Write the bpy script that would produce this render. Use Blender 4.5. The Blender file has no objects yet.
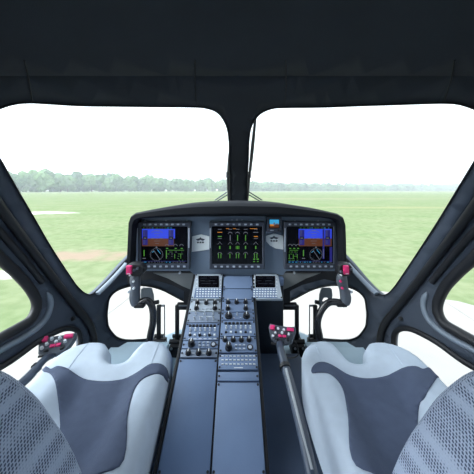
import bpy, bmesh, math, random
from math import sin, cos, pi, sqrt, atan2, asin
from mathutils import Vector, Matrix, noise
from mathutils.geometry import delaunay_2d_cdt

S = bpy.context.scene
COL = S.collection
F = 263.34           # focal length in pixels of the 474 px frame
HX, HY = 237.0, 190.0  # the vanishing point of straight ahead
EYE = 2.0

# ------------------------------------------------------------------ camera, sky, light, exposure
cam = bpy.data.cameras.new('camera'); cam_o = bpy.data.objects.new('camera', cam); COL.objects.link(cam_o)
cam_o.location = (0, 0, EYE); cam_o.rotation_euler = (pi/2, 0, 0)
cam.sensor_width = 36; cam.lens = F/474*36; cam.shift_y = (HY-237)/474; cam.clip_start = .02; cam.clip_end = 4000
S.camera = cam_o
w = bpy.data.worlds.new('overcast_sky'); S.world = w; w.use_nodes = True
wn = w.node_tree; wn.nodes.clear()
wo = wn.nodes.new('ShaderNodeOutputWorld'); wb = wn.nodes.new('ShaderNodeBackground')
tc = wn.nodes.new('ShaderNodeTexCoord'); sx = wn.nodes.new('ShaderNodeSeparateXYZ'); rp = wn.nodes.new('ShaderNodeValToRGB')
wn.links.new(tc.outputs['Generated'], sx.inputs[0]); wn.links.new(sx.outputs['Z'], rp.inputs[0])
rp.color_ramp.elements[0].color = (.90, .95, 1.0, 1); rp.color_ramp.elements[0].position = 0
rp.color_ramp.elements[1].color = (.80, .90, 1.0, 1); rp.color_ramp.elements[1].position = .7
wn.links.new(rp.outputs[0], wb.inputs[0]); wb.inputs[1].default_value = 2.4
# sky glow behind left, added round the veiled sun to brighten the right pillar
dt = wn.nodes.new('ShaderNodeVectorMath'); dt.operation = 'DOT_PRODUCT'; dt.inputs[1].default_value = (-.93, -.28, .22)
mr = wn.nodes.new('ShaderNodeMapRange'); mr.inputs['From Min'].default_value = .35; mr.inputs['From Max'].default_value = 1
mr.inputs['To Min'].default_value = 2.2; mr.inputs['To Max'].default_value = 11; mr.interpolation_type = 'SMOOTHSTEP'
wn.links.new(tc.outputs['Generated'], dt.inputs[0]); wn.links.new(dt.outputs['Value'], mr.inputs[0]); wn.links.new(mr.outputs[0], wb.inputs[1])
wn.links.new(wb.outputs[0], wo.inputs[0])
sun = bpy.data.lights.new('sun', 'SUN'); sun.energy = 2.0; sun.angle = math.radians(30); sun.color = (1, .97, .92)
sun_o = bpy.data.objects.new('sun', sun); COL.objects.link(sun_o)
sun_o.rotation_euler = (math.radians(62), 0, math.radians(-70)); sun_o.location = (-5, -3, 12)
S.view_settings.view_transform = 'Standard'; S.view_settings.look = 'None'
S.view_settings.exposure = -0.1; S.view_settings.gamma = 1.0; S.view_settings.use_curve_mapping = False

# ------------------------------------------------------------------ materials
def mat(name, col, rough=.6, spec=.35, metal=0, bump=0, bscale=300, var=0, vscale=8, emit=0, coat=0):
    m = bpy.data.materials.new(name); m.use_nodes = True; nt = m.node_tree
    b = nt.nodes['Principled BSDF']
    b.inputs['Base Color'].default_value = (*col, 1); b.inputs['Roughness'].default_value = rough
    b.inputs['Specular IOR Level'].default_value = spec; b.inputs['Metallic'].default_value = metal
    if coat: b.inputs['Coat Weight'].default_value = coat
    t = nt.nodes.new('ShaderNodeTexCoord')
    if emit:
        b.inputs['Emission Color'].default_value = (*col, 1); b.inputs['Emission Strength'].default_value = emit
        b.inputs['Base Color'].default_value = (.01, .01, .01, 1)
    if var:
        n = nt.nodes.new('ShaderNodeTexNoise'); n.inputs['Scale'].default_value = vscale; n.inputs['Detail'].default_value = 4
        r = nt.nodes.new('ShaderNodeValToRGB')
        r.color_ramp.elements[0].position = .3; r.color_ramp.elements[1].position = .7
        r.color_ramp.elements[0].color = (*[c*(1-var) for c in col], 1); r.color_ramp.elements[1].color = (*[min(1, c*(1+var)) for c in col], 1)
        nt.links.new(t.outputs['Object'], n.inputs[0]); nt.links.new(n.outputs[0], r.inputs[0]); nt.links.new(r.outputs[0], b.inputs['Base Color'])
    if bump:
        n = nt.nodes.new('ShaderNodeTexNoise'); n.inputs['Scale'].default_value = bscale
        bp = nt.nodes.new('ShaderNodeBump'); bp.inputs['Strength'].default_value = bump; bp.inputs['Distance'].default_value = .002
        nt.links.new(t.outputs['Object'], n.inputs[0]); nt.links.new(n.outputs[0], bp.inputs['Height']); nt.links.new(bp.outputs[0], b.inputs['Normal'])
    return m

M = dict(
 shell=mat('grey_interior_trim', (.050, .064, .090), .55, .4, bump=.3, bscale=400, var=.06),
 head=mat('dark_headliner', (.027, .032, .039), .75, .25, bump=.3, bscale=500, var=.08),
 seal=mat('black_rubber', (.010, .011, .014), .5, .4, var=.1),
 strip=mat('pale_lit_trim', (.19, .23, .28), .5, .4, var=.05),
 black=mat('black_plastic', (.011, .012, .015), .5, .4, bump=.2, var=.1),
 hood=mat('black_glareshield', (.012, .014, .018), .8, .2, bump=.4, bscale=600, var=.1),
 panel=mat('blue_grey_panel', (.18, .235, .315), .5, .4, bump=.15, var=.06),
 console=mat('console_blue_grey', (.125, .185, .31), .5, .4, bump=.15, var=.08),
 plate=mat('faceplate_grey', (.22, .27, .36), .5, .4, bump=.1, var=.06),
 plated=mat('faceplate_dark_blue', (.16, .225, .36), .5, .4, bump=.1, var=.06),
 cdu=mat('light_faceplate', (.42, .48, .55), .5, .4, var=.05),
 dark=mat('dark_side_panel', (.022, .030, .042), .5, .35, bump=.2, var=.1),
 knee=mat('knee_panel_grey', (.20, .21, .21), .6, .3, var=.08),
 bezel=mat('bezel_dark_grey', (.05, .06, .085), .45, .4, var=.06),
 bezl=mat('bezel_key_grey', (.42, .47, .56), .5, .4, var=.05),
 knob=mat('knob_black', (.012, .013, .018), .4, .5, var=.08),
 white=mat('marking_white', (.75, .78, .8), .5, .3, var=.03),
 metal=mat('brushed_steel', (.65, .68, .72), .3, .5, metal=.6, var=.1),
 key=mat('light_key', (.80, .84, .88), .5, .4, var=.05),
 red=mat('red_switch', (.85, .04, .20), .4, .5, var=.08),
 grip=mat('grip_grey', (.085, .10, .125), .45, .45, var=.1),
 shaft=mat('dark_blue_shaft', (.035, .05, .08), .4, .5, var=.1),
 boxd=mat('dark_blue_cover', (.06, .085, .135), .6, .35, bump=.2, var=.1),
 tube=mat('gloss_black_tube', (.014, .015, .018), .25, .6, var=.1),
 pad=mat('pedal_grey', (.13, .15, .165), .5, .4, var=.1),
 alu=mat('dull_aluminium', (.32, .34, .36), .45, .5, metal=.5, var=.1),
 fabric=mat('pale_blue_grey_fabric', (.48, .55, .64), .9, .15, bump=.5, bscale=900, var=.04, vscale=30),
 band=mat('slate_blue_fabric', (.075, .095, .15), .8, .2, bump=.5, bscale=700, var=.08, vscale=30),
 floor=mat('blue_grey_floor', (.36, .47, .55), .7, .25, bump=.2, var=.08),
 screen=mat('screen_black', (.003, .003, .005), .12, .15, var=.1),
 g_blue=mat('display_blue', (.03, .07, .85), emit=.9), g_dblue=mat('display_dim_blue', (.02, .02, .28), emit=.6),
 g_brown=mat('display_brown', (.13, .036, .010), emit=.7), g_green=mat('display_green', (.16, .62, .07), emit=.42),
 g_white=mat('display_white', (.5, .55, .7), emit=.24), g_cyan=mat('display_cyan', (.05, .45, .85), emit=.8), g_amber=mat('display_amber', (.7, .25, .02), emit=.8),
 lit_patch=mat('painted_lit_patch', (.80, .85, .86), .5, .4, var=.05),
 joint=mat('joint_filler', (.30, .285, .265), .9, .1, var=.05),
 trunk=mat('bark', (.10, .08, .06), .9, .1, var=.2),
)
def leaf(name, c):
    m = mat(name, c, .9, .1); nt = m.node_tree; oi = nt.nodes.new('ShaderNodeObjectInfo'); tc_ = nt.nodes.new('ShaderNodeTexCoord')
    nz_ = nt.nodes.new('ShaderNodeTexNoise'); nz_.inputs['Scale'].default_value = .6; nt.links.new(tc_.outputs['Object'], nz_.inputs[0])
    ad = nt.nodes.new('ShaderNodeMath'); ad.operation = 'ADD'; nt.links.new(oi.outputs['Random'], ad.inputs[0]); nt.links.new(nz_.outputs[0], ad.inputs[1])
    ra = nt.nodes.new('ShaderNodeMapRange'); ra.inputs['From Max'].default_value = 1.6; ra.inputs['From Min'].default_value = .3; nt.links.new(ad.outputs[0], ra.inputs[0])
    cr = nt.nodes.new('ShaderNodeValToRGB'); cr.color_ramp.elements[0].color = (c[0]*.45, c[1]*.5, c[2]*.7, 1); cr.color_ramp.elements[1].color = (c[0]*1.7, c[1]*1.4, c[2]*1.4, 1)
    nt.links.new(ra.outputs[0], cr.inputs[0]); nt.links.new(cr.outputs[0], nt.nodes['Principled BSDF'].inputs['Base Color']); return m
M['leaf'] = leaf('tree_foliage', (.095, .195, .075)); M['leaf2'] = leaf('far_tree_foliage', (.09, .18, .085))

def mesh_fabric():
    m = mat('perforated_seat_fabric', (.13, .155, .21), .9, .15); nt = m.node_tree; b = nt.nodes['Principled BSDF']
    t = nt.nodes.new('ShaderNodeTexCoord'); v = nt.nodes.new('ShaderNodeTexVoronoi'); v.inputs['Scale'].default_value = 190; v.inputs['Randomness'].default_value = .12
    r = nt.nodes.new('ShaderNodeValToRGB'); e = r.color_ramp.elements
    e[0].position = .28; e[0].color = (.06, .08, .13, 1); e[1].position = .45; e[1].color = (.36, .42, .54, 1)
    nt.links.new(t.outputs['Object'], v.inputs[0]); nt.links.new(v.outputs['Distance'], r.inputs[0]); nt.links.new(r.outputs[0], b.inputs['Base Color'])
    bp = nt.nodes.new('ShaderNodeBump'); bp.inputs['Strength'].default_value = .6; bp.inputs['Distance'].default_value = .003
    nt.links.new(v.outputs['Distance'], bp.inputs['Height']); nt.links.new(bp.outputs[0], b.inputs['Normal'])
    return m
M['mesh'] = mesh_fabric()

def glass():
    m = bpy.data.materials.new('clear_glazing'); m.use_nodes = True; nt = m.node_tree; nt.nodes.clear()
    o = nt.nodes.new('ShaderNodeOutputMaterial'); mx = nt.nodes.new('ShaderNodeMixShader')
    a = nt.nodes.new('ShaderNodeBsdfTransparent'); g = nt.nodes.new('ShaderNodeBsdfGlossy'); lw = nt.nodes.new('ShaderNodeFresnel')
    a.inputs[0].default_value = (.96, .985, .975, 1); g.inputs['Roughness'].default_value = .02; lw.inputs[0].default_value = 1.2
    nt.links.new(lw.outputs[0], mx.inputs[0]); nt.links.new(a.outputs[0], mx.inputs[1]); nt.links.new(g.outputs[0], mx.inputs[2]); nt.links.new(mx.outputs[0], o.inputs[0])
    return m
M['glass'] = glass()

# ground materials: real patches of soil and gravel lie where they are on the field
PATCH = [(-17.5, 23, 3.4, 1.5, (.75, .72, .66)), (-4.7, 8.0, 1.35, .75, (.34, .235, .185)), (-5.1, 6.3, .75, .45, (.75, .72, .66)), (-6.6, 5.2, .9, .5, (.6, .57, .48)), (18, 30, 9, 1.6, (.27, .27, .14)), (14, 60, 40, 5, (.26, .25, .16))]
def grass():
    m = mat('mown_grass', (.2, .3, .1), .95, .05); nt = m.node_tree; b = nt.nodes['Principled BSDF']; L = nt.links
    t = nt.nodes.new('ShaderNodeTexCoord')
    def nz(scale, lo, hi, c0, c1, sy=1):
        mp = nt.nodes.new('ShaderNodeMapping'); mp.inputs['Scale'].default_value = (1, sy, 1); L.new(t.outputs['Object'], mp.inputs[0])
        n = nt.nodes.new('ShaderNodeTexNoise'); n.inputs['Scale'].default_value = scale; n.inputs['Detail'].default_value = 6; L.new(mp.outputs[0], n.inputs[0])
        r = nt.nodes.new('ShaderNodeValToRGB'); e = r.color_ramp.elements; e[0].position = lo; e[1].position = hi; e[0].color = (*c0, 1); e[1].color = (*c1, 1)
        L.new(n.outputs[0], r.inputs[0]); return r.outputs[0]
    def mix(f, a, c):
        x = nt.nodes.new('ShaderNodeMix'); x.data_type = 'RGBA'
        if isinstance(f, float): x.inputs[0].default_value = f
        else: L.new(f, x.inputs[0])
        for s, v in ((x.inputs[6], a), (x.inputs[7], c)):
            if isinstance(v, tuple): s.default_value = (*v, 1)
            else: L.new(v, s)
        return x.outputs[2]
    fine = nz(3, .38, .62, (.14, .19, .085), (.235, .275, .15))
    big = nz(.30, .36, .66, (.155, .215, .095), (.255, .265, .16), 1.4)
    c = mix(.5, fine, big)
    nn = nt.nodes.new('ShaderNodeTexNoise'); nn.inputs['Scale'].default_value = 1.3; nn.inputs['Detail'].default_value = 5; L.new(t.outputs['Object'], nn.inputs[0])
    sp = nt.nodes.new('ShaderNodeSeparateXYZ'); L.new(t.outputs['Object'], sp.inputs[0])
    def mth(op, a, bb):
        x = nt.nodes.new('ShaderNodeMath'); x.operation = op
        for s, v in ((x.inputs[0], a), (x.inputs[1], bb)):
            if isinstance(v, (int, float)): s.default_value = v
            else: L.new(v, s)
        return x.outputs[0]
    for (px, py, rx, ry, cc) in PATCH:
        dx = mth('DIVIDE', mth('SUBTRACT', sp.outputs['X'], px), rx); dy = mth('DIVIDE', mth('SUBTRACT', sp.outputs['Y'], py), ry)
        d = mth('ADD', mth('POWER', mth('ABSOLUTE', dx, 0), 2), mth('POWER', mth('ABSOLUTE', dy, 0), 2))
        d = mth('ADD', d, mth('MULTIPLY', mth('SUBTRACT', nn.outputs[0], .5), 3.2))
        r = nt.nodes.new('ShaderNodeMapRange'); r.inputs['From Min'].default_value = 1.3; r.inputs['From Max'].default_value = .2
        r.inputs['To Min'].default_value = 0; r.inputs['To Max'].default_value = .8; L.new(d, r.inputs[0])
        c = mix(r.outputs[0], c, cc)
    L.new(c, b.inputs['Base Color']); return m
M['grass'] = grass()
M['apron'] = mat('pale_concrete', (.36, .338, .315), .9, .1, var=.05, vscale=2)

# ------------------------------------------------------------------ helpers
def P(x, y, Y):
    """point at pixel x, y of the photograph, Y metres ahead of the eye"""
    return Vector(((x-HX)/F*Y, Y, EYE-(y-HY)/F*Y))
def lerp(a, b, t): return a+(b-a)*t

class MB:
    def __init__(s): s.bm = bmesh.new()
    def _ax(s, d):
        d = Vector(d).normalized(); u = Vector((0, 0, 1)) if abs(d.z) < .9 else Vector((1, 0, 0))
        a = d.cross(u).normalized(); return a, d.cross(a).normalized()
    def box(s, c, half, ax=None, bev=0, mi=0):
        ax = ax or (Vector((1, 0, 0)), Vector((0, 1, 0)), Vector((0, 0, 1))); c = Vector(c)
        vs = [s.bm.verts.new(c+ax[0]*half[0]*i+ax[1]*half[1]*j+ax[2]*half[2]*k) for i in (-1, 1) for j in (-1, 1) for k in (-1, 1)]
        fs = [s.bm.faces.new([vs[i] for i in q]) for q in ((0, 1, 3, 2), (4, 6, 7, 5), (0, 4, 5, 1), (2, 3, 7, 6), (0, 2, 6, 4), (1, 5, 7, 3))]
        bmesh.ops.recalc_face_normals(s.bm, faces=fs)
        for f in fs: f.material_index = mi
        if bev:
            es = list({e for f in fs for e in f.edges})
            bmesh.ops.bevel(s.bm, geom=es, offset=bev, segments=2, affect='EDGES', profile=.5)
        return s
    def tube(s, pts, r, n=10, closed=False, cap=True, flat=1, mi=0, upv=None):
        pts = [Vector(p) for p in pts]; N = len(pts)
        rs = r if isinstance(r, (list, tuple)) else [r]*N
        rings = []; pa = None
        for i in range(N):
            a = pts[(i-1) % N] if (closed or i > 0) else pts[i]; b = pts[(i+1) % N] if (closed or i < N-1) else pts[i]
            d = (b-a).normalized()
            if pa is None: pa, _ = s._ax(d)
            if upv is not None: pa = Vector(upv)
            pa = (pa-d*pa.dot(d)).normalized(); pb = d.cross(pa).normalized()
            rings.append([s.bm.verts.new(pts[i]+pa*rs[i]*cos(2*pi*k/n)+pb*rs[i]*flat*sin(2*pi*k/n)) for k in range(n)])
        m = N if closed else N-1
        fs = []
        for i in range(m):
            A, B = rings[i], rings[(i+1) % N]
            for k in range(n): fs.append(s.bm.faces.new((A[k], A[(k+1) % n], B[(k+1) % n], B[k])))
        if not closed and cap: fs += [s.bm.faces.new(rings[0][::-1]), s.bm.faces.new(rings[-1])]
        for f in fs: f.material_index = mi
        return s
    def cyl(s, a, b, r0, r1=None, n=14, mi=0): return s.tube([a, b], [r0, r0 if r1 is None else r1], n, mi=mi)
    def loft(s, rings, closed=True, cap=True, mi=0):
        R = [[s.bm.verts.new(p) for p in r] for r in rings]; fs = []
        for A, B in zip(R, R[1:]):
            n = len(A)
            for k in range(n if closed else n-1): fs.append(s.bm.faces.new((A[k], A[(k+1) % n], B[(k+1) % n], B[k])))
        if cap and closed: fs += [s.bm.faces.new(R[0][::-1]), s.bm.faces.new(R[-1])]
        for f in fs: f.material_index = mi
        return s
    def prism(s, pts, d, mi=0):
        """solid from a planar outline and an extrusion vector"""
        d = Vector(d); return s.loft([[Vector(p) for p in pts], [Vector(p)+d for p in pts]], mi=mi)
    def quad(s, pts, mi=0):
        f = s.bm.faces.new([s.bm.verts.new(p) for p in pts]); f.material_index = mi; return s
    def build(s, name, m, parent=None, smooth=True, origin=None, ang=40, recalc=True):
        me = bpy.data.meshes.new(name); bm = s.bm
        if recalc: bmesh.ops.recalc_face_normals(bm, faces=bm.faces)
        o = bpy.data.objects.new(name, me)
        O = Vector(parent.get('o_', (0, 0, 0))) if parent else Vector(origin or (0, 0, 0))
        bmesh.ops.translate(bm, verts=bm.verts, vec=-O); bm.to_mesh(me); bm.free()
        for x in (m if isinstance(m, (list, tuple)) else [m]): me.materials.append(M[x])
        if smooth:
            me.polygons.foreach_set('use_smooth', [True]*len(me.polygons)); me.set_sharp_from_angle(angle=math.radians(ang))
        COL.objects.link(o)
        if parent: o.parent = parent; o['o_'] = tuple(O)
        else: o.location = O; o['o_'] = tuple(O)
        return o
def struct(o): o['kind'] = 'structure'; return o
def tag(o, label, cat, group=None):
    o['label'] = label; o['category'] = cat
    if group: o['group'] = group
    return o
def thing(name, O, label, cat, group=None):
    o = bpy.data.objects.new(name, None); COL.objects.link(o); o.location = O; o['o_'] = tuple(O); o.empty_display_size = .05
    return tag(o, label, cat, group)

# ------------------------------------------------------------------ the cockpit shell: an ellipsoidal nose in angle coordinates
AX, AY, ZC, ZU, ZL = 1.05, 2.0, 1.55, .97, .9
def prof(Z):
    if Z >= ZC:
        t = (Z-ZC)/ZU; return sqrt(max(0, 1-t*t))
    t = (ZC-Z)/ZL; return max(0, 1-t*t)**.25
def to_tp(x, y):
    u = (x-HX)/F; k = (y-HY)/F; g = sqrt((u/AX)**2+(1/AY)**2); lo, hi = .02, 3
    for _ in range(50):
        m = (lo+hi)/2
        if m*g-prof(EYE-k*m) < 0: lo = m
        else: hi = m
    Z = EYE-k*lo
    ph = asin(max(-1, min(1, (Z-ZC)/(ZU if Z >= ZC else ZL))))
    return (atan2(u/AX, 1/AY), ph)
def from_tp(t, p, off=0):
    Z = ZC+(ZU if p >= 0 else ZL)*sin(p); s = cos(p) if p >= 0 else max(0, cos(p))**.5
    v = Vector((AX*s*sin(t), AY*s*cos(t), Z))
    if off: v += (v-Vector((0, .3, 1.6))).normalized()*off
    return v
def SH(x, y, off=0): return from_tp(*to_tp(x, y), off)
def catmull(pts, closed=True, sub=6):
    n = len(pts); out = []
    for i in range(n if closed else n-1):
        p = [pts[(i+j-1) % n] if closed else pts[max(0, min(n-1, i+j-1))] for j in range(4)]
        for q in range(sub):
            t = q/sub
            out.append(tuple(.5*((2*p[1][a])+(-p[0][a]+p[2][a])*t+(2*p[0][a]-5*p[1][a]+4*p[2][a]-p[3][a])*t*t+(-p[0][a]+3*p[1][a]-3*p[2][a]+p[3][a])*t**3) for a in range(len(pts[0]))))
    if not closed: out.append(tuple(pts[-1]))
    return out
def inside(p, poly):
    x, y = p; c = False; n = len(poly)
    for i in range(n):
        x0, y0 = poly[i]; x1, y1 = poly[(i+1) % n]
        if (y0 > y) != (y1 > y) and x < (x1-x0)*(y-y0)/(y1-y0)+x0: c = not c
    return c
def mir(pts): return [(474-a, b) for a, b in pts][::-1]

WS_L = [(229.5, 206), (230, 190), (229.2, 160), (228.8, 140), (226, 125), (218, 113), (206, 108), (190, 106.8), (160, 106.5), (120, 106), (80, 105.3), (50, 103.5), (30, 102.4), (14, 103.8), (0, 108), (-14, 114), (-19, 122), (-12, 140), (0, 159), (16, 187), (33, 216), (51, 247), (72, 279), (79, 288), (86, 293.5), (93, 293.5), (107, 280.5), (128, 258), (150, 240), (190, 222), (222, 212)]
WS_R = [(248.5-0, 206), (247, 190), (248.5, 160), (249.2, 140), (252, 125), (260, 114), (272, 108.5), (286, 107.4), (320, 107), (360, 105.5), (395, 104.3), (425, 103.2), (446, 102.8), (460, 104), (474, 108.5), (487, 114), (492, 124), (486, 142), (474, 162), (458, 188.5), (440, 218), (422, 246), (400, 279), (393, 288.5), (387, 294), (380, 294), (366, 281), (346, 258), (324, 240), (284, 222), (256, 212)]
SW_L = [(0, 258), (16, 273), (30, 289), (36.6, 304), (31, 319), (16, 329), (0, 338), (-60, 374), (-130, 418), (-165, 400), (-175, 250), (-150, 150), (-110, 150), (-60, 197)]
SW_R = [(474-a, b+(0 if a < -20 else (0 if b < 300 else 3))) for a, b in SW_L][::-1]
LW_L = [(10.8, 361), (36, 343), (54, 333), (66, 328.6), (76, 330), (80, 338), (78, 356), (62, 378), (20, 402), (-30, 424), (-46, 410), (-25, 383)]
LW_R = mir(LW_L)
CH_L = [(107.5, 308), (110, 297), (120, 289), (138, 285.2), (160, 289), (184, 301), (205, 309), (216, 318), (216, 328), (205, 335), (170, 337), (125, 340), (110, 330), (107, 318)]
CH_R = mir(CH_L)
HOLES = {k: [to_tp(*p) for p in catmull(v, True, 5)] for k, v in dict(WS_L=WS_L, WS_R=WS_R, SW_L=SW_L, SW_R=SW_R, LW_L=LW_L, LW_R=LW_R, CH_L=CH_L, CH_R=CH_R).items()}
SEAL_L = [(-95, 76), (-60, 122), (-25, 171), (0, 207), (25, 241), (50, 274), (75, 306), (88, 322), (93, 335), (94, 352), (90, 372)]
SEAL_R = [(474-a, b) for a, b in SEAL_L]
PHI0 = -.545
sealL = [to_tp(*p) for p in catmull(SEAL_L, False, 4)]; sealR = [to_tp(*p) for p in catmull(SEAL_R, False, 4)]
ceil_line = [to_tp(x, 76) for x in range(-160, 640, 12)]
doorL = sealL+[(sealL[-1][0], PHI0-.1), (-pi/2-.1, PHI0-.1), (-pi/2-.1, sealL[0][1]), ]
doorR = sealR+[(sealR[-1][0], PHI0-.1), (pi/2+.1, PHI0-.1), (pi/2+.1, sealR[0][1])]
ceilP = [(-pi/2-.1, ceil_line[0][1])]+ceil_line+[(pi/2+.1, ceil_line[-1][1]), (pi/2+.1, 1.6), (-pi/2-.1, 1.6)]

verts = []; edges = []
def addloop(pts, closed=True):
    b = len(verts); verts.extend(Vector(p) for p in pts); n = len(pts)
    edges.extend((b+i, b+(i+1) % n) for i in range(n if closed else n-1))
T = pi/2
nb = 26
addloop([(-T+2*T*i/nb, PHI0) for i in range(nb)]+[(T, lerp(PHI0, 1.52, i/20)) for i in range(20)]+[(T-2*T*i/nb, 1.52) for i in range(nb)]+[(-T, lerp(1.52, PHI0, i/20)) for i in range(20)])
for h in HOLES.values(): addloop(h)
addloop(sealL+[(sealL[-1][0], PHI0)], False); addloop(sealR+[(sealR[-1][0], PHI0)], False); addloop([(-T, ceil_line[0][1])]+ceil_line+[(T, ceil_line[-1][1])], False)
for i in range(1, 52):
    for j in range(1, 36):
        verts.append(Vector((-T+2*T*(i+(.5 if j % 2 else 0))/52, lerp(PHI0, 1.5, j/36))))
ov, oe, of, *_ = delaunay_2d_cdt(verts, edges, [], 0, 1e-5)
regs = {'front': [], 'doorL': [], 'doorR': [], 'ceil': []}
hb = [(min(p[0] for p in h), max(p[0] for p in h), min(p[1] for p in h), max(p[1] for p in h), h) for h in HOLES.values()]
for f in of:
    c = sum((ov[i] for i in f), Vector((0, 0)))/len(f)
    if abs(c.x) > T or not PHI0 < c.y < 1.52: continue
    if any(a < c.x < b and d < c.y < e and inside(c, h) for a, b, d, e, h in hb): continue
    k = 'ceil' if inside(c, ceilP) else 'doorL' if inside(c, doorL) else 'doorR' if inside(c, doorR) else 'front'
    regs[k].append(f)
def shell_obj(name, faces, m, thick=.032, off=0):
    mb = MB(); vm = {}
    for f in faces:
        vs = []
        for i in f:
            if i not in vm: vm[i] = mb.bm.verts.new(from_tp(ov[i].x, ov[i].y, off))
            vs.append(vm[i])
        try: g = mb.bm.faces.new(vs)
        except ValueError: continue
        g.normal_update()
        if g.normal.dot(Vector((0, .3, 1.6))-g.calc_center_median()) < 0: g.normal_flip()
        if m == 'shell' and name == 'wall_front':
            c_ = sum((ov[i] for i in f), Vector((0, 0)))/len(f)
            if (c_.y > .62 and abs(c_.x) < 1.15) or abs(c_.x) < .2: g.material_index = 1
    o = mb.build(name, (m, 'head') if name == 'wall_front' else m, recalc=False, ang=60)
    s = o.modifiers.new('thickness', 'SOLIDIFY'); s.thickness = thick; s.offset = -1
    return o
wf = struct(shell_obj('wall_front', regs['front'], 'shell'))
dl = struct(shell_obj('door_1', regs['doorL'], 'shell'))
dr = struct(shell_obj('door_2', regs['doorR'], 'shell'))
# cabin behind the two seats: same section carried aft, with an unseen window each side, enlarged to let in light
def section(n=28, a0=PHI0, a1=pi/2):
    ps = [lerp(a0, a1, i/n) for i in range(n+1)]
    R = [from_tp(T, p) for p in ps]; L = [from_tp(-T, p) for p in ps]
    return L, R
Ls, Rs = section()
for nm, ps in (('wall_left', Ls), ('wall_right', Rs)):
    mb = MB(); ys = [0, -.25, -.5, -.8, -1.1, -1.5, -1.9]
    for i in range(len(ps)-1):
        if ps[i].z > 2.32: break
        for a, b in zip(ys, ys[1:]):
            if 1.36 < ps[i].z < 2.22 and -1.55 < b and a < -.2: continue
            q = [Vector((ps[i].x, a, ps[i].z)), Vector((ps[i+1].x, a, ps[i+1].z)), Vector((ps[i+1].x, b, ps[i+1].z)), Vector((ps[i].x, b, ps[i].z))]
            mb.quad(q)
    bmesh.ops.remove_doubles(mb.bm, verts=mb.bm.verts, dist=1e-5)
    for f in mb.bm.faces:
        f.normal_update()
        if f.normal.dot(Vector((0, f.calc_center_median().y, 1.7))-f.calc_center_median()) < 0: f.normal_flip()
    o = struct(mb.build(nm, 'shell', recalc=False)); s = o.modifiers.new('thickness', 'SOLIDIFY'); s.thickness = .04; s.offset = -1
# ceiling: front part with the header plus the roof aft
mb = MB(); vm = {}
for f in regs['ceil']:
    vs = []
    for i in f:
        if i not in vm: vm[i] = mb.bm.verts.new(from_tp(ov[i].x, ov[i].y))
        vs.append(vm[i])
    mb.bm.faces.new(vs)
arc = [p for p in Ls if p.z > 2.27]; arc = arc+[Vector((-p.x, p.y, p.z)) for p in arc[::-1][1:]]
for i in range(len(arc)-1):
    for a, b in ((0, -.5), (-.5, -1), (-1, -1.5), (-1.5, -1.9)):
        mb.quad([Vector((arc[i].x, a, arc[i].z)), Vector((arc[i+1].x, a, arc[i+1].z)), Vector((arc[i+1].x, b, arc[i+1].z)), Vector((arc[i].x, b, arc[i].z))])
bmesh.ops.remove_doubles(mb.bm, verts=mb.bm.verts, dist=1e-4)
for f in mb.bm.faces:
    f.normal_update()
    if f.normal.z > 0: f.normal_flip()
o = struct(mb.build('ceiling', 'head', recalc=False, ang=60)); s = o.modifiers.new('thickness', 'SOLIDIFY'); s.thickness = .045; s.offset = -1
# rear bulkhead
mb = MB()
bk = [Vector((p.x, -1.9, p.z)) for p in Ls]+[Vector((-p.x, -1.9, p.z)) for p in Ls[::-1][1:]]
mb.prism(bk, (0, -.04, 0)); struct(mb.build('wall_back', 'plate'))
# floor
mb = MB(); fz = 1.10; ring = []
sF = (1-((ZC-fz)/ZL)**2)**.25*.985
for i in range(41):
    t = -T+2*T*i/40; ring.append(Vector((AX*sF*sin(t), AY*sF*cos(t), fz)))
ring += [Vector((AX*sF, -1.9, fz)), Vector((-AX*sF, -1.9, fz))]
mb.prism(ring, (0, 0, -.035)); struct(mb.build('floor', 'floor'))

# header padding: darker liner of the header and centre post is painted like the shell; seams between its panels
def path_on(pts, off=-.001, sub=4): return [SH(*p, off) for p in catmull(pts, False, sub)]
n = 0
for pts in ([(195, 60), (195.3, 90), (197, 106)], [(279-0+7, 60), (286, 90), (284.5, 106)], [(24, 60), (28.5, 79), (32, 101)], [(455, 60), (451, 80), (444, 102)]):
    n += 1; struct(MB().tube(path_on(pts), .0022, 6).build('trim_%d' % n, 'seal'))
# window gaskets, and panes
WN = dict(WS_L=1, WS_R=2, SW_L=3, SW_R=4, LW_L=5, LW_R=6, CH_L=7, CH_R=8)
GR = dict(WS=.0025, SW=.020, LW=.012, CH=.005)
for k, h in HOLES.items():
    mb = MB(); vv = [Vector(p) for p in h]; ee = [(i, (i+1) % len(h)) for i in range(len(h))]
    xs = [p[0] for p in h]; ys = [p[1] for p in h]
    a = min(xs)
    while a < max(xs):
        b = min(ys)
        while b < max(ys):
            if inside((a, b), h): vv.append(Vector((a, b)))
            b += .09
        a += .09
    v2, _, f2, *_ = delaunay_2d_cdt(vv, ee, [], 0, 1e-5)
    vs = [mb.bm.verts.new(from_tp(v.x, v.y, .02)) for v in v2]
    for f in f2:
        c = sum((v2[i] for i in f), Vector((0, 0)))/3
        if inside(c, h):
            g = mb.bm.faces.new([vs[i] for i in f]); g.normal_update()
            if g.normal.dot(Vector((0, .3, 1.6))-g.calc_center_median()) < 0: g.normal_flip()
    pane = struct(mb.build('window_%d' % WN[k], 'glass', recalc=False, ang=80))
    for q in [v for v in pane.data.vertices]: pass
    g = MB().tube([from_tp(t, p, -.002) for t, p in h], GR[k[:2]], 10, closed=True).build('window_seal', 'seal', pane)
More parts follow.
